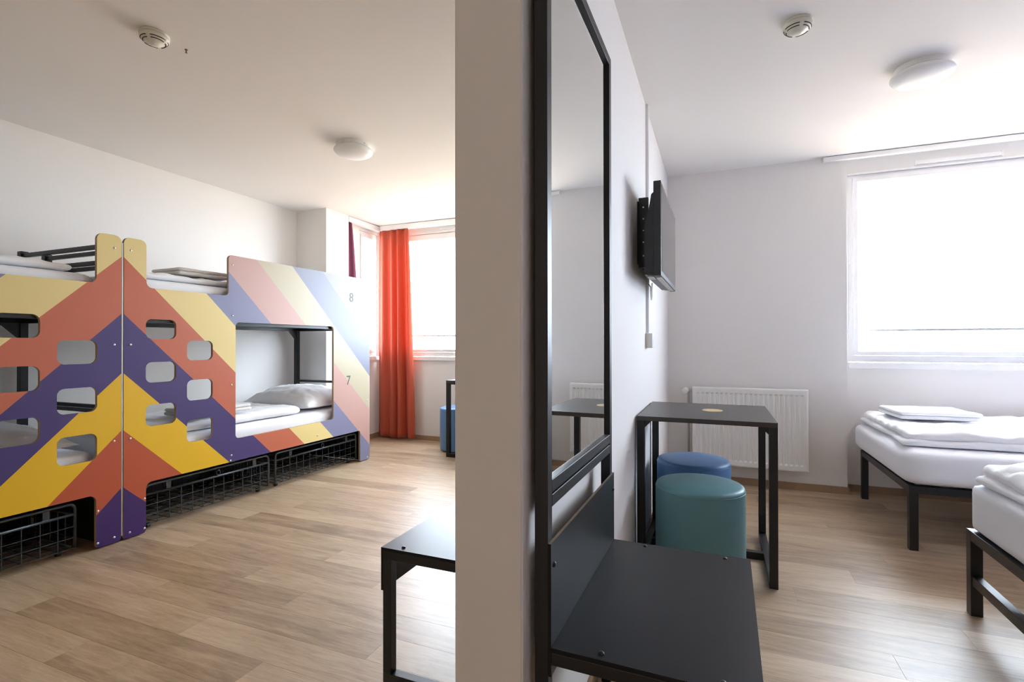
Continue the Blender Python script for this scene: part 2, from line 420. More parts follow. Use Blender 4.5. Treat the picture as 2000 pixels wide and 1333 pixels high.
# windows: local x along the width from 0, y outward from the room side, z up from 0
def window(name, loc, rz, w, h, label, vent=None, sill=(0.02, 0.02), fw=0.034, sw=0.030, top=0.0):
    t = thing(name, label, 'window', loc, rz); tag(t, kind='structure')
    def ring(x0, x1, z0, z1, wd, y0, y1, nm, bev):
        bm = NB()
        b_prism(bm, [(x0, z0), (x1, z0), (x1 - wd, z0 + wd), (x0 + wd, z0 + wd)], y0, y1)
        b_prism(bm, [(x1, z0), (x1, z1), (x1 - wd, z1 - wd), (x1 - wd, z0 + wd)], y0, y1)
        b_prism(bm, [(x1, z1), (x0, z1), (x0 + wd, z1 - wd), (x1 - wd, z1 - wd)], y0, y1)
        b_prism(bm, [(x0, z1), (x0, z0), (x0 + wd, z0 + wd), (x0 + wd, z1 - wd)], y0, y1)
        return obj(nm, bm, 'white_pvc', t)
    ring(0, w, 0, h, fw + 0.012, 0.012, 0.075, 'window_frame', 0)
    s_ = ring(fw, w - fw, fw + 0.014, h - fw, sw, 0.0, 0.068, 'sash', 0)
    g = NB(); b_box(g, fw + sw - .006, w - fw - sw + .006, 0.030, 0.036, fw + .014 + sw - .006, h - fw - sw + .006); obj('pane', g, 'window_glass', s_)
    g = NB(); b_tube(g, [(0.0, 0.11, 0.236), (w, 0.11, 0.236)], 0.0095, 10); obj('guard_bar', g, 'rail_grey', t)
    return t
w1 = window('window_1', (WR0, YN + 0.004, 0.970), 0, WR1 - WR0, 1.413, 'large white framed window above the single beds')
box('window_sill', 0.0, WR1 - WR0, -0.022, 0.085, -0.050, -0.006, 'white_pvc', w1, 0.004)
vb = NB(); b_box(vb, 0.415, 0.900, -0.018, 0.012, 1.426, 1.452); b_box(vb, 0.412, 0.420, -0.020, 0.012, 1.420, 1.456); b_box(vb, 0.896, 0.904, -0.020, 0.012, 1.420, 1.456)
obj('vent_strip', vb, 'white_pvc', w1)
lip = NB(); b_box(lip, 0, WR1 - WR0, -0.010, 0.004, 1.402, 1.413); obj('head_trim', lip, 'white_pvc', w1)
w2 = window('window_2', (WL0, YL + 0.004, 0.963), 0, WL1 - WL0, 1.408, 'large white framed window beside the orange curtain')
box('window_sill', 0.0, WL1 - WL0, -0.03, 0.085, -0.047, -0.004, 'white_pvc', w2, 0.004)
vb = NB(); b_box(vb, 0.78, 1.30, -0.018, 0.012, 1.440, 1.465); obj('vent_strip', vb, 'white_pvc', w2)
w3 = window('window_3', (-3.764, 4.657, 0.963), R(90), 0.336, 1.440, 'slim white framed side window in the bay corner')
box('window_sill', 0.0, 0.336, -0.03, 0.085, -0.047, -0.004, 'white_pvc', w3, 0.004)

# ------------------------------------------------------------------ curtain rails and curtains
def rail(x0, x1, y0, y1, z0, label):
    t = thing('curtain_rail', label, 'curtain rail', ((x0 + x1) / 2, (y0 + y1) / 2, z0), 0, 'white ceiling curtain rails')
    cx, cy = (x0 + x1) / 2, (y0 + y1) / 2
    box('track', x0 - cx, x1 - cx, y0 - cy, y1 - cy, 0, ZC - 0.004 - z0, 'white_pvc', t, 0.003)
    n = max(2, int(max(x1 - x0, y1 - y0) / 0.6))
    for i in range(n):
        if x1 - x0 > y1 - y0:
            px = (x0 + 0.08 + (x1 - x0 - 0.16) * i / (n - 1)) - cx; b = (px - .012, px + .012, -.012, .012)
        else:
            py = (y0 + 0.08 + (y1 - y0 - 0.16) * i / (n - 1)) - cy; b = (-.012, .012, py - .012, py + .012)
        box('bracket', *b, ZC - 0.004 - z0, ZC - z0, 'grey_pipe', t)
    return t
rail(0.735, XR - 0.01, 4.330, 4.368, 2.456, 'long white curtain rail on the ceiling above the single beds')
rail(-3.655, -0.56, 4.895, 4.955, 2.432, 'white curtain rail on the ceiling carrying the orange curtain')
rail(-3.735, -3.675, 4.385, 5.0, 2.432, 'short white curtain rail on the ceiling carrying the purple curtain')

def curtain(name, label, along, top, bot, z0, z1, folds, depth, matn, seed, mid=None):
    """top, bot: (start, end, across) ; along 'x' or 'y'"""
    bm = NB(); NU, NV = folds * 14, 40; grid = []
    for j in range(NV + 1):
        v = j / NV
        e = v ** 0.8
        s0 = top[0] + (bot[0] - top[0]) * e; s1 = top[1] + (bot[1] - top[1]) * e
        row_ = []
        for i in range(NU + 1):
            u_ = i / NU
            ph = u_ * folds * 2 * math.pi + 0.5 * math.sin(u_ * 9 + seed) + 0.25 * math.sin(v * 3 + seed + u_ * 5)
            amp = depth * (0.45 + 0.75 * v) * (0.75 + 0.35 * math.sin(u_ * 7 + seed * 2))
            a = top[2] + amp * math.sin(ph) + 0.3 * amp * math.sin(2 * ph + seed)
            s_ = s0 + (s1 - s0) * u_ + 0.010 * math.cos(ph) * (0.4 + v)
            z = z1 + (z0 - z1) * v + (0.008 * math.sin(u_ * 8 + seed) if j == NV else 0)
            row_.append(bm.verts.new((s_, a, z) if along == 'x' else (a, s_, z)))
        grid.append(row_)
    for j in range(NV):
        for i in range(NU):
            f = bm.faces.new((grid[j][i], grid[j][i + 1], grid[j + 1][i + 1], grid[j + 1][i])); f.smooth = True
    t = obj(name, bm, matn)
    md = t.modifiers.new('thickness', 'SOLIDIFY'); md.thickness = 0.002
    return tag(t, label, 'curtain')
curtain('curtain', 'long orange red curtain drawn aside at the bunk room window', 'x', (-3.690, -3.285, 4.922), (-3.72, -3.20, 4.922), 0.03, 2.432, 4, 0.042, 'orange_cloth', 1.3)
curtain('curtain', 'dark purple curtain gathered beside the wall pier', 'y', (4.395, 4.455, -3.70), (4.395, 4.66, -3.70), 0.05, 2.432, 4, 0.020, 'purple_cloth', 2.1)

# ------------------------------------------------------------------ bunk beds
XB = -3.103; YG = 1.812
def rrect(y0, y1, z0, z1, rad, n=6):
    pts = []
    for (cy, cz, a0) in ((y1 - rad, z1 - rad, 0), (y0 + rad, z1 - rad, 90), (y0 + rad, z0 + rad, 180), (y1 - rad, z0 + rad, 270)):
        for k in range(n + 1):
            a = R(a0 + 90 * k / n); pts.append((cy + rad * math.cos(a), cz + rad * math.sin(a)))
    return pts
def round_poly(pts, n=6):
    """pts: (y, z, radius) -> polyline with rounded corners"""
    out = []; N = len(pts)
    for i in range(N):
        p = Vector(pts[i][:2]); a = Vector(pts[i - 1][:2]); b = Vector(pts[(i + 1) % N][:2]); rad = pts[i][2]
        if rad <= 0: out.append(tuple(p)); continue
        d1 = (a - p).normalized(); d2 = (b - p).normalized()
        p1 = p + d1 * rad; p2 = p + d2 * rad; c = p + d1 * rad + d2 * rad
        for k in range(n + 1):
            t = k / n * math.pi / 2
            out.append(tuple(c - d2 * rad * math.cos(t) - d1 * rad * math.sin(t)))
    return out
def panel_mesh(outer, holes, th):
    cu = bpy.data.curves.new('panel_curve', 'CURVE'); cu.dimensions = '2D'; cu.fill_mode = 'BOTH'; cu.extrude = th / 2
    for loop in [outer] + holes:
        sp_ = cu.splines.new('POLY'); sp_.points.add(len(loop) - 1); sp_.use_cyclic_u = True
        for i, (a, b) in enumerate(loop): sp_.points[i].co = (a, b, 0, 1)
    tmp = bpy.data.objects.new('tmp', cu); COL.objects.link(tmp)
    dg = bpy.context.evaluated_depsgraph_get()
    me = bpy.data.meshes.new_from_object(tmp.evaluated_get(dg))
    bpy.data.objects.remove(tmp); bpy.data.curves.remove(cu)
    bm = NB(); bm.from_mesh(me); bpy.data.meshes.remove(me)
    bmesh.ops.remove_doubles(bm, verts=bm.verts[:], dist=1e-5)
    for v in bm.verts: x, y, z = v.co; v.co = (z, x, y)      # curve x -> y, curve y -> z, curve z -> x
    bmesh.ops.recalc_face_normals(bm, faces=bm.faces[:])
    bm.normal_update()
    for f in bm.faces: f.material_index = 0 if abs(f.normal.x) > 0.5 else 1; f.smooth = False
    me = bpy.data.meshes.new('front_panel'); bm.to_mesh(me); bm.free()
    me.materials.append(MATS['chevron_print']); me.materials.append(MATS['ply_edge'])
    return me
PLEN = 2.185
def text_mesh(ch, size):
    cu = bpy.data.curves.new('txt', 'FONT'); cu.body = ch; cu.size = size; cu.extrude = 0.0004; cu.resolution_u = 4
    tmp = bpy.data.objects.new('tmp', cu); COL.objects.link(tmp)
    me = bpy.data.meshes.new_from_object(tmp.evaluated_get(bpy.context.evaluated_depsgraph_get()))
    bpy.data.objects.remove(tmp)
    me.materials.clear(); me.materials.append(MATS['number_ink'])
    return me
def bolt_mesh():
    bm = NB(); b_lathe(bm, [(0, 0.0035), (0.004, 0.0030), (0.0062, 0.0012), (0.0066, 0)], seg=14)
    for v in bm.verts: x, y, z = v.co; v.co = (z, x, y)
    return mesh_from('bolt', bm, 'zinc')
BOLT = bolt_mesh()
def gusset_mesh(s):
    bm = NB(); b_prism(bm, [(0, 0), (0.10 * s, 0), (0, -0.10)], -0.003, 0.003, 'x'); return bm
def bunk(sgn, label, stagger_near_low):
    """sgn=+1: panel runs towards the window from the joint, -1: towards the viewer. origin at the joint, on the floor"""
    t = thing('bunk_bed', label, 'bunk bed', (XB, YG, 0), 0, 'striped bunk beds along the wall')
    s = sgn
    y = lambda d: s * d
    g = 0.006
    outer = [(g, 0.006, 0.018), (0.128, 0.006, 0.018), (0.128, 0.296, 0.035), (2.045, 0.296, 0.02), (2.045, 0.006, 0.012), (PLEN, 0.006, 0.03), (PLEN, 1.722, 0.03),
             (0.666, 1.722, 0.03), (0.666, 1.440, 0.03), (0.128, 1.440, 0.035), (0.128, 1.716, 0.035), (g, 1.716, 0.035)]
    # the small foot corners
    po = [(y(a), b) for a, b in round_poly(outer)]
    holes = [rrect(0.721, 1.690, 0.450, 1.260, 0.030)]
    c_hi, c_lo = [(1.140, 1.257), (0.880, 1.002), (0.623, 0.750)], [(1.004, 1.130), (0.747, 0.880), (0.484, 0.630)]
    first, second = (c_lo, c_hi) if stagger_near_low else (c_hi, c_lo)
    for z0, z1 in first: holes.append(rrect(0.125, 0.305, z0, z1, 0.034))
    for z0, z1 in second: holes.append(rrect(0.374, 0.550, z0, z1, 0.034))
    ph = [[(y(a), b) for a, b in h] for h in holes]
    me = panel_mesh(po, ph, 0.018)
    pn = obj('front_panel', me, None, t); pn.location = (-0.009, 0, 0)
    pn['label'] = 'plywood panel printed with purple terracotta and yellow chevrons'
    # bolts
    for (d, z) in ((0.042, 1.645), (0.042, 1.106), (0.042, 0.570), (0.040, 0.036), (0.120, 0.205), (0.120, 0.032), (0.697, 1.657), (0.697, 1.305), (0.690, 0.827), (0.690, 0.342), (0.683, 0.306),
                   (2.160, 1.649), (2.150, 1.113), (2.150, 0.569), (2.150, 0.026), (1.50, 0.341)):
        obj('bolt', BOLT, None, pn, loc=(0.009, y(d), z))
    # frame
    xf0, xf1, xb0, xb1 = -0.066, -0.026, -0.885, -0.845
    for d in (0.040, 2.115):
        a, b = sorted((y(d), y(d + 0.04)))
        box('post', xf0, xf1, a, b, 0, 1.68, 'black_steel', t, 0.002)
        box('post', xb0, xb1, a, b, 0, 1.68, 'black_steel', t, 0.002)
        for z in (1.655, 1.565, 0.735, 0.32, 1.262):
            h = 0.012 if z > 1.5 else (0.011 if z == .735 else 0.026)
            m_ = (a + b) / 2
            box('end_rail', xb1, xf0, m_ - 0.011, m_ + 0.011, z - h, z + h, 'black_steel', t, 0.002)
    a, b = sorted((y(0.08), y(2.115)))
    for z0, z1 in ((0.300, 0.352), (1.236, 1.290)):
        box('side_rail', xf0 - 0.0, xf1, a, b, z0, z1, 'black_steel', t, 0.002)
        box('side_rail', xb0, xb1, a, b, z0, z1, 'black_steel', t, 0.002)
        n = 12
        for i in range(n):
            yc = a + (b - a) * (i + 0.5) / n
            box('slat', xb1 - 0.02, xf0 + 0.02, yc - 0.045, yc + 0.045, z1, z1 + 0.012, 'black_steel', t)
    box('rear_shade_board', -0.74, -0.725, a, b, 0.005, 0.296, 'tv_plastic', t)  # boards added to block light and blacken the space under the bunk
    box('base_shade_board', -0.725, xf0 - 0.004, a, b, 0.284, 0.296, 'tv_plastic', t)
    for d in (0.055, 2.10):
        e0, e1 = sorted((y(d), y(d + 0.012)))
        box('end_shade_board', -0.724, -0.07, e0, e1, 0.005, 0.283, 'tv_plastic', t)
    for d, sg in ((0.08, 1), (2.115, -1)):
        gm = obj('gusset', gusset_mesh(s * sg), 'black_steel', t); gm.location = (xb1 - 0.01, y(d), 1.236)
    return t, pn
far_bunk, far_panel = bunk(+1, 'chevron striped bunk bed numbered 7 and 8 next to the orange curtain', False)
near_bunk, near_panel = bunk(-1, 'chevron striped bunk bed with black end rails above its panel', True)
for ch, dy, z in (('8', 1.900, 1.494), ('7', 1.860, 0.738)):
    o = obj('number_%s' % {'8': 'eight', '7': 'seven'}[ch], text_mesh(ch, 0.118), None, far_panel)
    o.rotation_euler = (R(90), 0, R(90)); o.location = (0.0098, dy - 0.008, z)
    o['label'] = 'dark bed number %s printed on the panel' % ch
# the thin metal strip in the joint between the two panels
st = box('joint_strip', -0.016, -0.002, -0.0035, 0.0035, 0.03, 1.68, 'steel_strip', None)
st.location = (XB, YG, 0); tag(st, 'thin vertical metal strip between the two striped bunk panels', 'metal strip')

def mattress(label, x0, x1, y0, y1, z0, z1, r=0.07, rzz=0.035, group=None):
    bm = NB()
    cx, cy, cz = (x0 + x1) / 2, (y0 + y1) / 2, (z0 + z1) / 2
    soft(bm, 0, 0, cz - z0, (x1 - x0) / 2, (y1 - y0) / 2, (z1 - z0) / 2, r, r, rzz, 0.035, 0.003, 3.0, cx + cy)
    o = obj('mattress', bm, 'linen_sheet', loc=(cx, cy, z0)); return tag(o, label, 'mattress', group)
def duvet(label, x0, x1, y0, y1, z0, z1, seed, amp=0.010, fold=None, cell=0.026):
    bm = NB(); cx, cy = (x0 + x1) / 2, (y0 + y1) / 2
    h = (z1 - z0); hx, hy = (x1 - x0) / 2, (y1 - y0) / 2
    def crumple(k):
        def f(w):
            n1 = noise.noise(Vector((w.y * 3.1 + seed + k, seed, k))); n2 = noise.noise(Vector((w.x * 2.3 + seed, k + 4, seed)))
            ex = max(0.0, abs(w.x) / hx - 0.80) / 0.20; ey = max(0.0, abs(w.y) / hy - 0.82) / 0.18
            # wandering outline, thinner and drooping towards the edge, long shallow creases
            w.x += n1 * 0.022 * ex; w.y += n2 * 0.016 * ey
            q_ = Vector((w.x * 3.2 + w.y * 2.0 + seed, w.y * 6.5 - w.x * 2.2, seed + k))
            crease = (1 - abs(noise.noise(q_))) ** 3 * 0.9 + 0.5 * (1 - abs(noise.noise(q_ * 2.1))) ** 4
            lift = max(0.0, min(1.0, w.z / max(h, 1e-4)))
            w.z += (crease - 0.55) * amp * lift
            w.z -= h * 0.16 * lift * (ex * ex * (0.6 + n1) + ey * ey * (0.6 + n2))
            w.z = max(w.z, 0.0)
            return w
        return f
    if fold:
        soft(bm, 0, 0, h * 0.25, hx, hy, h * 0.25, 0.035, 0.035, h * 0.24, cell, 0.0, 7, seed, crumple(0.0))
        soft(bm, 0.006, fold[0] / 2, h * 0.70, hx - 0.010, hy - abs(fold[0]) / 2, h * 0.30, 0.035, 0.035, h * 0.28, cell, amp * 0.5, 6, seed + 3, crumple(2.0))
    else:
        soft(bm, 0, 0, h / 2, hx, hy, h / 2, 0.06, 0.06, h * 0.48, cell, amp * 0.4, 6, seed, crumple(1.0))
    o = obj('duvet', bm, 'linen', loc=(cx, cy, z0)); return tag(o, label, 'duvet')
def towel(label, cx, cy, z0, hx, hy, h, rz, seed, matn='terry'):
    bm = NB()
    for k in range(2):
        soft(bm, 0, 0, h * (0.25 + 0.5 * k), hx - .004 * k, hy - .003 * k, h * 0.255, 0.018, 0.018, h * 0.25, 0.018, 0.004, 9, seed + k)
    o = obj('folded_towel', bm, matn, loc=(cx, cy, z0)); o.rotation_euler = (0, 0, rz); return tag(o, label, 'towel')
def pillow(label, cx, cy, z0, hx, hy, h, rz, seed, tilt=0.0):
    bm = NB(); N = 44; top = {}; bot = {}
    for i in range(N + 1):
        for j in range(N + 1):
            u_, v_ = i / N * 2 - 1, j / N * 2 - 1
            pinch = 1 - 0.07 * (abs(u_) ** 4 * (1 - v_ * v_) + 0) - 0.07 * (abs(v_) ** 4 * (1 - u_ * u_))
            x_, y_ = u_ * hx * pinch, v_ * hy * pinch
            puff = max(0, (1 - abs(u_) ** 2.6)) ** 0.55 * max(0, (1 - abs(v_) ** 2.6)) ** 0.55
            q_ = Vector((x_ * 6 + seed, y_ * 6, seed))
            wr = (1 - abs(noise.noise(q_ * 1.3))) * 0.020 + noise.fractal(q_ * 2.2, 1, 2, 3) * 0.010
            edge = min(1, (1 - max(abs(u_), abs(v_))) * 6)
            zt = h * 0.22 + puff * h * 0.78 + (wr - 0.012) * edge
            zb = h * 0.22 - puff * h * 0.22
            p = Vector((x_, y_, zt))
            top[i, j] = bm.verts.new(p)
            bot[i, j] = top[i, j] if (i in (0, N) or j in (0, N)) else bm.verts.new((x_, y_, zb))
    for i in range(N):
        for j in range(N):
            for d, fl in ((top, False), (bot, True)):
                q_ = [d[i, j], d[i + 1, j], d[i + 1, j + 1], d[i, j + 1]]
                if len(set(q_)) < 4: continue
                f = bm.faces.new(q_[::-1] if fl else q_); f.smooth = True
    o = obj('pillow', bm, 'linen', loc=(cx, cy, z0)); o.rotation_euler = (0, tilt, rz); return tag(o, label, 'pillow')

XM0, XM1 = -3.945, -3.150
mattress('white mattress on the lower level of the numbered bunk bed', XM0, XM1, YG + 0.10, YG + 2.10, 0.364, 0.528)
mattress('white mattress on the upper level of the numbered bunk bed', XM0, XM1, YG + 0.10, YG + 2.10, 1.302, 1.505)
mattress('white mattress on the lower level of the bunk bed with visible end rails', XM0, XM1, YG - 2.10, YG - 0.10, 0.364, 0.528)
mattress('white mattress on the upper level of the bunk bed with visible end rails', XM0, XM1, YG - 2.10, YG - 0.10, 1.302, 1.495)
duvet('white duvet folded flat on the lower numbered bunk', XM0 + .02, XM1 - 0.035, YG + 0.16, YG + 1.42, 0.532, 0.600, 1.0, 0.018)
duvet('white duvet folded flat on the upper numbered bunk', XM0 + .02, XM1 - 0.03, YG + 0.12, YG + 1.45, 1.508, 1.548, 2.0, 0.014)
duvet('white duvet on the lower bunk with visible end rails', XM0 + .02, XM1 - 0.05, YG - 1.98, YG - 0.84, 0.532, 0.590, 3.0, 0.018)
duvet('white duvet on the upper bunk with visible end rails', XM0 + .02, XM1 - 0.03, YG - 1.98, YG - 0.18, 1.498, 1.545, 4.0, 0.014)
pillow('large white crumpled pillow on the lower numbered bunk', -3.555, YG + 1.765, 0.533, 0.375, 0.335, 0.195, R(3), 2.3)
pillow('large white pillow on the lower bunk with visible end rails', -3.56, YG - 0.48, 0.530, 0.35, 0.34, 0.16, R(-3), 5.3)
towel('folded white towel on the lower numbered bunk', -3.36, YG + 0.72, 0.620, 0.16, 0.225, 0.050, R(2), 1.0)
towel('folded white towel on the upper numbered bunk', -3.36, YG + 0.60, 1.564, 0.15, 0.20, 0.045, R(-2), 2.0)

# ------------------------------------------------------------------ wire drawer baskets under the bunks
def basket(label, y0, y1):
    ln = y1 - y0; t = thing('wire_basket', label, 'basket', (-3.145, y0, 0), 0, 'black wire drawers under the bunk beds')
    dx = 0.62
    def frame(x):
        bm = NB(); r_ = 0.008; c = 0.03; pts = [(x, 0, 0.035)]
        for k in range(7): a = R(180 - 90 * k / 6); pts.append((x, c + c * math.cos(a), 0.268 - c + c * math.sin(a)))
        for k in range(7): a = R(90 - 90 * k / 6); pts.append((x, ln - c + c * math.cos(a), 0.268 - c + c * math.sin(a)))
        pts.append((x, ln, 0.035)); b_tube(bm, pts, r_, 8); return bm
    obj('front_frame', frame(0), 'basket_steel', t)
    obj('rear_frame', frame(-dx), 'basket_steel', t)
    bm = NB(); b_tube(bm, [(0, 0.006, 0.212), (0, ln - 0.006, 0.212)], 0.0075, 8); obj('front_rail', bm, 'basket_steel', t)
    for yy in (0.008, ln - 0.008):
        bm = NB(); b_tube(bm, [(-0.006, yy, 0.212), (-dx + .006, yy, 0.212)], 0.007, 8); obj('side_rail', bm, 'basket_steel', t)
        bm = NB(); b_tube(bm, [(-0.006, yy, 0.04), (-dx + .006, yy, 0.04)], 0.007, 8); obj('side_rail', bm, 'basket_steel', t)
    bm = NB(); W = 0.0019
    n = max(6, int(round(ln / 0.072)))
    for i in range(1, n):
        yy = ln * i / n
        b_box(bm, -W, W, yy - W, yy + W, 0.036, 0.212); b_box(bm, -dx - W, -dx + W, yy - W, yy + W, 0.036, 0.212)
        b_box(bm, -dx, 0, yy - W, yy + W, 0.034, 0.034 + 2 * W)
    for z in (0.150, 0.092, 0.036):
        b_box(bm, W, 3 * W, 0.006, ln - .006, z - W, z + W); b_box(bm, -dx - 3 * W, -dx - W, 0.006, ln - .006, z - W, z + W)
        for yy in (0.008, ln - .008): b_box(bm, -dx, 0, yy - W, yy + W, z - W, z + W)
    for i in range(1, 9):
        xx = -dx * i / 9
        b_box(bm, xx - W, xx + W, 0.006, ln - .006, 0.030, 0.030 + 2 * W)
        for yy in (0.008, ln - .008): b_box(bm, xx - W, xx + W, yy - W, yy + W, 0.036, 0.212)
    obj('wire_grid', bm, 'basket_steel', t)
    for yy in (ln * 0.16, ln * 0.86): box('tab', -0.002, 0.002, yy - 0.014, yy + 0.014, 0.216, 0.262, 'basket_steel', t)
    bm = NB(); ring_ = [(0.010, ln * 0.53 + 0.014 * math.cos(R(20 * k)), 0.238 + 0.016 * math.sin(R(20 * k))) for k in range(18)]
    b_tube(bm, ring_, 0.003, 6, closed=True); obj('pull_ring', bm, 'basket_steel', t)
    for yy in (0.05, ln - 0.05):
        for xx in (-0.05, -dx + 0.05):
            bm = NB(); b_tube(bm, [(xx, yy - 0.009, 0.0145), (xx, yy + 0.009, 0.0145)], 0.0145, 14, smooth=False); obj('caster', bm, 'tv_plastic', t)
    return t
basket('black wire drawer nearest the joint under the numbered bunk bed', YG + 0.145, YG + 1.035)
basket('black wire drawer next to the orange curtain under the numbered bunk bed', YG + 1.10, YG + 2.03)
basket('black wire drawer under the bunk bed with visible end rails', YG - 1.09, YG - 0.205)

# ------------------------------------------------------------------ mirror stand with bench seat
def mirror_bench():
    t = thing('mirror_bench', '', 'bench')
    Ln, D, T, ZS = 0.65, 0.445, 0.030, 0.462
    S = 'black_steel'
    for y0 in (0, Ln - T): box('post', 0, T, y0, y0 + T, 0, 2.055, S, t, 0.0015)
    box('top_rail', 0.0, T, T, Ln - T, 2.055 - T, 2.055, S, t, 0.0015)
    box('mirror_rail', 0.0, T, T, Ln - T, 0.783, 0.812, S, t, 0.0015)
    box('cross_rail', 0.0, T, T, Ln - T, 0.752, 0.779, S, t, 0.0015)
    box('mirror', 0.008, 0.020, T, Ln - T, 0.812, 2.055 - T, 'mirror_glass', t)
    bp = NB(); b_box(bp, T, T + 0.007, 0.0, Ln, 0.400, 0.682)
    for f in bp.faces:
        c = f.calc_center_median(); f.material_index = 1 if c.z > 0.681 else 0
    bpn = obj('back_panel', bp, ['charcoal_board', 'board_edge'], t)
    sb = NB(); b_box(sb, T + 0.0075, D, 0, Ln, ZS - 0.010, ZS)
    for f in sb.faces:
        c = f.calc_center_median(); f.material_index = 1 if c.x > D - 1e-4 else 0
    st_ = obj('seat', sb, ['charcoal_board', 'board_edge'], t)
    zt = ZS - 0.010
    for y0 in (0, Ln - T):
        box('seat_rail', T + 0.0075, D - 0.007, y0, y0 + T, zt - 0.027, zt, S, t, 0.0015)
        box('leg', D - 0.007 - T, D - 0.007, y0, y0 + T, 0.066, zt - 0.027, S, t, 0.0015)
        box('stretcher', T, D - 0.007, y0, y0 + T, 0.036, 0.066, S, t, 0.0015)
        box('foot', D - 0.007 - T, D - 0.007, y0, y0 + T, 0, 0.036, S, t, 0.0015)
    box('apron', D - 0.0065, D, 0, Ln, 0.326, ZS - 0.0105, 'charcoal_board', t)
    def stud(): 
        bm = NB(); b_lathe(bm, [(0.0065, 0), (0.0062, 0.002), (0.004, 0.0042), (0, 0.005)], seg=14); return bm
    for x, y_ in ((0.14, 0.022), (0.375, 0.022), (0.14, Ln - 0.022), (0.375, Ln - 0.022)):
        obj('stud', stud(), S, st_, loc=(x, y_, ZS))
    for y_, z in ((0.02, 0.632), (Ln - 0.02, 0.632)):
        o = obj('stud', stud(), S, bpn, loc=(T + 0.007, y_, z)); o.rotation_euler = (0, R(90), 0)
    return t
mb = mirror_bench(); mb.location = (-0.366, 1.030, 0); mb.rotation_euler = (0, 0, R(-1.0))
mb['label'] = 'black bench with tall black framed mirror leaning close to the partition beside the table'
mb['group'] = 'mirror benches on both sides of the partition'
mb2 = copy_tree(mb, None, (-0.548, 1.986, 0), R(180), 'black bench with mirror on the bunk room side of the partition')

# ------------------------------------------------------------------ tables and stools
def table():
    t = thing('side_table', '', 'table')
    W, D, T, H = 0.622, 0.668, 0.036, 0.75
    S = 'black_steel'
    tp = box('table_top', 0, W, 0, D, H - 0.022, H, 'dark_wood', t, 0.001)
    for x0 in (0, W - T):
        for y0 in (0, D - T): box('leg', x0, x0 + T, y0, y0 + T, T, H - 0.022, S, t, 0.0015)
        box('floor_bar', x0, x0 + T, 0, D, 0, T, S, t, 0.0015)
        box('top_bar', x0 + 0.004, x0 + T - 0.004, T, D - T, H - 0.040, H - 0.022, S, t)
        sx = 1 if x0 == 0 else -1
        for y0, sy in ((0.006, 1), (D - 0.010, -1)):
            bm = NB(); xx = x0 + (T if sx > 0 else 0)
            b_prism(bm, [(xx, H - 0.022), (xx + 0.035 * sx, H - 0.022), (xx, H - 0.057)], y0 + 0.012 * sy, y0 + 0.012 * sy + 0.004); obj('corner_plate', bm, S, t)
    box('cross_bar', T, W - T, D / 2 - T / 2, D / 2 + T / 2, 0, T, S, t, 0.0015)
    bm = NB(); N = 40
    b_lathe(bm, [(0.0, 0.0008), (0.0525, 0.0008), (0.053, 0.0)], seg=40, smooth=False)
    for v in bm.verts: v.co.x *= 0.98; v.co.y *= 1.1
    o = obj('sticker', bm, 'sticker_gold', tp, loc=(0.345, 0.362, H)); o['label'] = 'pale gold oval sticker on the table top'
    return t
tb = table(); tb.location = (-0.370, 2.557, 0); tb['label'] = 'tall black steel table with gold oval sticker in front of the radiator'; tb['group'] = 'black steel tables'
tb2 = copy_tree(tb, None, (-1.794, 4.345, 0), R(90), 'black steel table standing by the bunk room window')

def stool(label, x, y_, matn, rz):
    t = thing('pouf_stool', label, 'stool', (x, y_, 0), rz, 'round leather pouf stools')
    r0, H = 0.200, 0.445
    prof = [(0, 0.012), (r0 - 0.014, 0.012), (r0 - 0.004, 0.018), (r0, 0.035), (r0 + 0.001, 0.2), (r0, H - 0.03), (r0 - 0.001, H - 0.020)]
    bm = NB(); b_lathe(bm, prof, seg=64); obj('body', bm, matn, t)
    bm = NB(); tp = [(r0 - 0.001, H - 0.020), (r0 - 0.0015, H - 0.014), (r0 - 0.004, H - 0.006), (r0 - 0.010, H - 0.0005), (r0 - 0.022, H + 0.003), (r0 * 0.6, H + 0.009), (r0 * 0.3, H + 0.012), (0, H + 0.013)]
    b_lathe(bm, tp, seg=64); ct = obj('cushion_top', bm, matn, t)
    bm = NB(); b_tube(bm, [((r0 + 0.0002) * math.cos(R(6 * k)), (r0 + 0.0002) * math.sin(R(6 * k)), H - 0.0195) for k in range(60)], 0.0016, 6, closed=True); obj('piping', bm, matn, ct)
    bm = NB(); b_lathe(bm, [(0, 0), (r0 - 0.03, 0), (r0 - 0.03, 0.012), (0, 0.012)], seg=40, smooth=False); obj('base', bm, 'slot_dark', t)
    return t
stool('round teal leather pouf under the tall black table', -0.080, 2.560, 'teal_leather', R(40))
stool('round blue leather pouf between the teal pouf and the radiator', -0.130, 3.085, 'blue_leather', R(-70))
stool('round blue leather pouf at the table by the bunk room window', -2.500, 4.690, 'blue_leather', R(20))
stool('round teal leather pouf at the table by the bunk room window', -1.900, 4.680, 'teal_leather', 0)

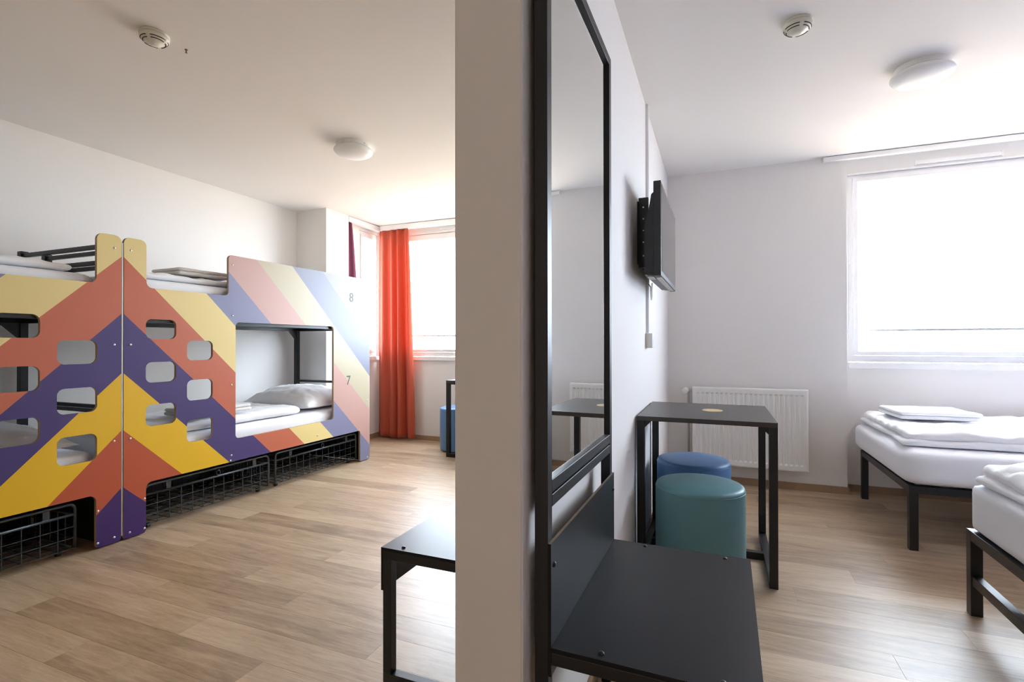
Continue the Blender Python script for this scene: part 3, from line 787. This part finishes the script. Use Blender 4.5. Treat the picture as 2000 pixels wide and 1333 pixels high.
# ------------------------------------------------------------------ television, bracket, trunking, socket
t = thing('television', 'black flat television on a wall bracket above the table', 'television', (-0.238, 2.41, 1.423))
W_, H_ = 0.79, 0.440
t.rotation_euler = (0, 0, R(-0.4))
bm = NB(); b_box(bm, -0.034, 0.0, 0, W_, 0, H_); bz = obj('bezel', bm, 'tv_plastic', t, 0.003)
box('screen', 0.0, 0.0012, 0.016, W_ - 0.016, 0.024, H_ - 0.016, 'screen_black', bz)
bm = NB(); b_prism(bm, [(-0.034, 0.004), (-0.078, 0.010), (-0.078, 0.24), (-0.055, 0.33), (-0.046, 0.385), (-0.034, 0.395)], 0.02, W_ - 0.02); obj('rear_housing', bm, 'tv_plastic', t)
box('port_cover', -0.070, -0.038, 0.05, 0.16, 0.001, 0.0065, 'grey_pipe', t)
box('speaker_grille', -0.030, -0.006, 0.06, W_ - 0.06, -0.002, 0.0005, 'grey_pipe', t)
t = thing('tv_bracket', 'black perforated steel bracket fixing the television to the partition', 'bracket', (PX1, 2.80, 1.50))
box('wall_plate', 0, 0.006, -0.15, 0.15, 0.02, 0.34, 'black_steel', t)
for yy in (-0.13, 0.12):
    box('arm', 0.006, 0.055, yy - 0.012, yy + 0.012, 0.0, 0.36, 'black_steel', t, 0.002)
    for z in (0.06, 0.13, 0.19, 0.25, 0.31):
        bm = NB(); b_tube(bm, [(0.03, yy - 0.0135, z), (0.03, yy - 0.011, z)], 0.004, 10); obj('screw', bm, 'zinc', t)
box('arm_bar', 0.045, 0.060, -0.15, 0.15, 0.20, 0.235, 'black_steel', t)
box('arm_bar', 0.045, 0.060, -0.15, 0.15, 0.08, 0.115, 'black_steel', t)
bm = NB(); pts = []
for k in range(15):            # a slack loop hanging from the set back to the trunking
    a = R(180 * k / 14); pts.append((-0.300 - 0.030 * (1 - math.cos(a)) / 2, 2.60 + 0.10 * (1 - math.cos(a)), 1.412 - 0.075 * math.sin(a)))
pts += [(-0.345, 2.86, 1.43), (-0.366, 2.93, 1.44)]; b_tube(bm, pts, 0.0032, 8)
tag(obj('tv_cable', bm, 'white_cable'), 'thin white cable looping below the television', 'cable')
t = thing('cable_trunking', 'narrow white cable trunking running up the partition behind the television', 'trunking', (PX1, 3.005, 1.17))
box('channel', 0, 0.013, -0.014, 0.014, 0, ZC - 1.17 - 0.001, 'white_pvc', t, 0.001)
box('lid', 0.013, 0.016, -0.012, 0.012, 0, ZC - 1.17 - 0.001, 'white_pvc', t, 0.001)
t = thing('wall_socket', 'white surface mounted wall socket at the end of the cable trunking', 'socket', (PX1, 3.005, 1.083))
box('back_box', 0, 0.030, -0.040, 0.040, 0, 0.085, 'white_plastic', t, 0.003)
box('cover_plate', 0.030, 0.040, -0.040, 0.040, 0.0, 0.085, 'white_pvc', t, 0.003)
bm = NB(); b_tube(bm, [(0.0405, 0, 0.042), (0.0412, 0, 0.042)], 0.021, 24); obj('socket_face', bm, 'white_plastic', t)

# ------------------------------------------------------------------ radiator
t = thing('radiator', 'white ribbed panel radiator on the back wall behind the table', 'radiator', (-0.185, 4.262, 0.155))
RW, RH = 0.806, 0.610
bm = NB()
n = 22; seg = []
pitch = (RW - 0.05) / n
xs = [(0.0, 0.010), (0.003, 0.003), (0.012, 0.0), (0.025, 0.0)]
for i in range(n):
    x0 = 0.025 + i * pitch
    xs += [(x0 + pitch * 0.10, 0.0), (x0 + pitch * 0.28, 0.009), (x0 + pitch * 0.72, 0.009), (x0 + pitch * 0.90, 0.0)]
xs += [(RW - 0.025, 0.0), (RW - 0.012, 0.0), (RW - 0.003, 0.003), (RW, 0.010)]
zs = [(0.0, 0, 0.010), (0.004, 0, 0.002), (0.012, 0, 0), (0.040, 0, 0), (0.052, 1, 0), (RH - 0.052, 1, 0), (RH - 0.040, 0, 0), (RH - 0.012, 0, 0), (RH - 0.004, 0, 0.002), (RH, 0, 0.010)]
grid = []
for z, k, add in zs:
    grid.append([bm.verts.new((x, max(add, (d * k if 0.025 < x < RW - 0.025 else d)), z)) for x, d in xs])
for a, b in zip(grid, grid[1:]):
    for i in range(len(xs) - 1):
        f = bm.faces.new((a[i], a[i + 1], b[i + 1], b[i])); f.smooth = False
obj('front_panel', bm, 'white_enamel', t)
box('rear_panel', 0.0, RW, 0.055, 0.070, 0, RH - 0.01, 'white_enamel', t)
for x0 in (0, RW - 0.004): box('side_cover', x0, x0 + 0.004, 0.010, 0.066, 0.01, RH - 0.002, 'white_enamel', t)
bm = NB(); k = 0; xx = 0.01
while xx < RW - 0.012:
    b_box(bm, xx, xx + 0.006, 0.012, 0.060, RH - 0.010, RH - 0.003); xx += 0.0135
b_box(bm, 0.004, RW - 0.004, 0.010, 0.016, RH - 0.012, RH - 0.002); b_box(bm, 0.004, RW - 0.004, 0.056, 0.062, RH - 0.012, RH - 0.002)
obj('top_grille', bm, 'white_enamel', t)
for xx in (0.15, RW - 0.15): box('wall_hook', xx - 0.015, xx + 0.015, 0.070, YB - 4.2645, 0.1, RH - 0.1, 'white_enamel', t)
bm = NB(); b_tube(bm, [(-0.030, 0.030, 0.578), (0.004, 0.030, 0.578)], 0.010, 12); vb_ = obj('valve_body', bm, 'zinc', t)
bm = NB()
b_lathe(bm, [(0, -0.035), (0.020, -0.035), (0.024, -0.028), (0.024, 0.020), (0.019, 0.028), (0, 0.028)], seg=24)
for v in bm.verts: x, y_, z = v.co; v.co = (-0.052 + x, 0.010 + z, 0.580 + y_)
obj('thermostat_head', bm, 'white_plastic', vb_)
bm = NB(); b_tube(bm, [(-0.030, 0.034, 0.578), (-0.030, 0.050, 0.57), (-0.030, 0.056, 0.55), (-0.030, 0.056, -0.155)], 0.008, 10); obj('pipe', bm, 'grey_pipe', t)

# ------------------------------------------------------------------ single beds
def bed(label, y0, y1, low_rail):
    X0, X1 = 0.952, 2.95; T = 0.040; Z = 0.345
    t = thing('single_bed', label, 'bed', (X0, y0, 0), 0, 'single beds with black steel frames')
    W = y1 - y0; Ln = X1 - X0
    for x in (0, Ln - T):
        for y_ in (0, W - T): box('leg', x, x + T, y_, y_ + T, 0, Z - 0.040, 'black_steel', t, 0.0015)
    for y_ in (0, W - T): box('side_rail', 0, Ln, y_, y_ + T, Z - 0.040, Z, 'black_steel', t, 0.0015)
    for x in (0, Ln - T): box('end_rail', x, x + T, T, W - T, Z - 0.040, Z, 'black_steel', t, 0.0015)
    if low_rail: box('lower_rail', 0.004, 0.036, T, W - T, 0.125, 0.163, 'black_steel', t, 0.0015)
    n = 14
    for i in range(n):
        xc = T + (Ln - 2 * T) * (i + 0.5) / n
        box('slat', xc - 0.035, xc + 0.035, T, W - T, Z - 0.012, Z - 0.001, 'ply_edge', t)
    return t
bed('black steel single bed standing below the window', 3.312, 4.312, False)
bed('black steel single bed with a lower foot rail, standing away from the window', 1.668, 2.648, True)
mattress('thick white mattress on the bed below the window', 0.922, 2.94, 3.285, 4.400, 0.346, 0.536, 0.09, 0.05)
mattress('thick white mattress on the bed with the lower foot rail', 0.958, 2.94, 1.675, 2.640, 0.346, 0.536, 0.035, 0.024)
duvet('white folded duvet on the bed below the window', 0.955, 2.30, 3.40, 4.36, 0.540, 0.618, 6.0, 0.022, fold=(0.03,))
duvet('white folded duvet on the bed with the lower foot rail', 0.964, 2.30, 1.74, 2.622, 0.540, 0.625, 8.0, 0.024, fold=(-0.010,))
towel('folded white towel lying on the duvet below the window', 1.250, 4.010, 0.637, 0.215, 0.185, 0.048, R(4), 5.0, 'linen')

# ------------------------------------------------------------------ ceiling fittings
def ceiling_lamp(label, x, y_):
    t = thing('ceiling_lamp', label, 'lamp', (x, y_, ZC), 0, 'round opal ceiling lamps')
    bm = NB(); b_lathe(bm, [(0, 0), (0.113, 0), (0.113, -0.003), (0.110, -0.024), (0, -0.024)], seg=56, smooth=False); bs = obj('base', bm, 'white_enamel', t)
    prof = [(0.108, -0.024), (0.120, -0.030), (0.128, -0.037), (0.1315, -0.043)]
    for k in range(1, 15):
        a = R(90 * k / 14); prof.append((0.1315 * math.cos(a) if k < 14 else 0.0, -0.043 - 0.046 * math.sin(a)))
    bm = NB(); b_lathe(bm, prof, seg=56); obj('glass_shade', bm, 'opal_glass', t)
    bm = NB(); b_tube(bm, [(0.106, -0.02, -0.012), (0.117, -0.022, -0.012)], 0.004, 8); obj('screw', bm, 'zinc', bs)
    return t
ceiling_lamp('round opal glass ceiling lamp above the single beds', 0.950, 3.100)
ceiling_lamp('round opal glass ceiling lamp above the bunk room floor', -2.335, 2.830)
def smoke(label, x, y_, rz):
    t = thing('smoke_detector', label, 'smoke detector', (x, y_, ZC), rz, 'round ceiling smoke detectors')
    bm = NB(); b_lathe(bm, [(0, 0), (0.056, 0), (0.058, -0.003), (0.058, -0.010), (0, -0.010)], seg=48); obj('base', bm, 'cream_plastic', t)
    bm = NB(); b_lathe(bm, [(0.054, -0.010), (0.058, -0.014), (0.056, -0.024), (0.046, -0.036), (0.026, -0.043), (0.024, -0.047), (0.012, -0.051), (0, -0.052)], seg=48); cv = obj('cover', bm, 'cream_plastic', t)
    for (rad, z) in ((0.0516, -0.0300), (0.0436, -0.0378)):
        for q_ in range(4):
            pts = [(rad * math.cos(R(q_ * 90 + 10 + 70 * k / 10)), rad * math.sin(R(q_ * 90 + 10 + 70 * k / 10)), z) for k in range(11)]
            bm = NB(); b_tube(bm, pts, 0.0017, 6); obj('vent_slot', bm, 'slot_dark', cv)
    return t
smoke('round cream smoke detector above the table and poufs', 0.324, 2.470, R(12))
smoke('round cream smoke detector above the bunk room beside a small ceiling screw', -2.318, 1.480, R(30))
bm = NB(); b_lathe(bm, [(0.007, 0), (0.007, -0.002), (0.003, -0.003), (0.003, -0.012), (0.005, -0.013), (0.005, -0.016), (0, -0.017)], seg=12)
tag(obj('ceiling_screw', bm, 'board_edge', loc=(-2.303, 1.616, ZC)), 'tiny dark screw in the ceiling next to a smoke detector', 'screw')
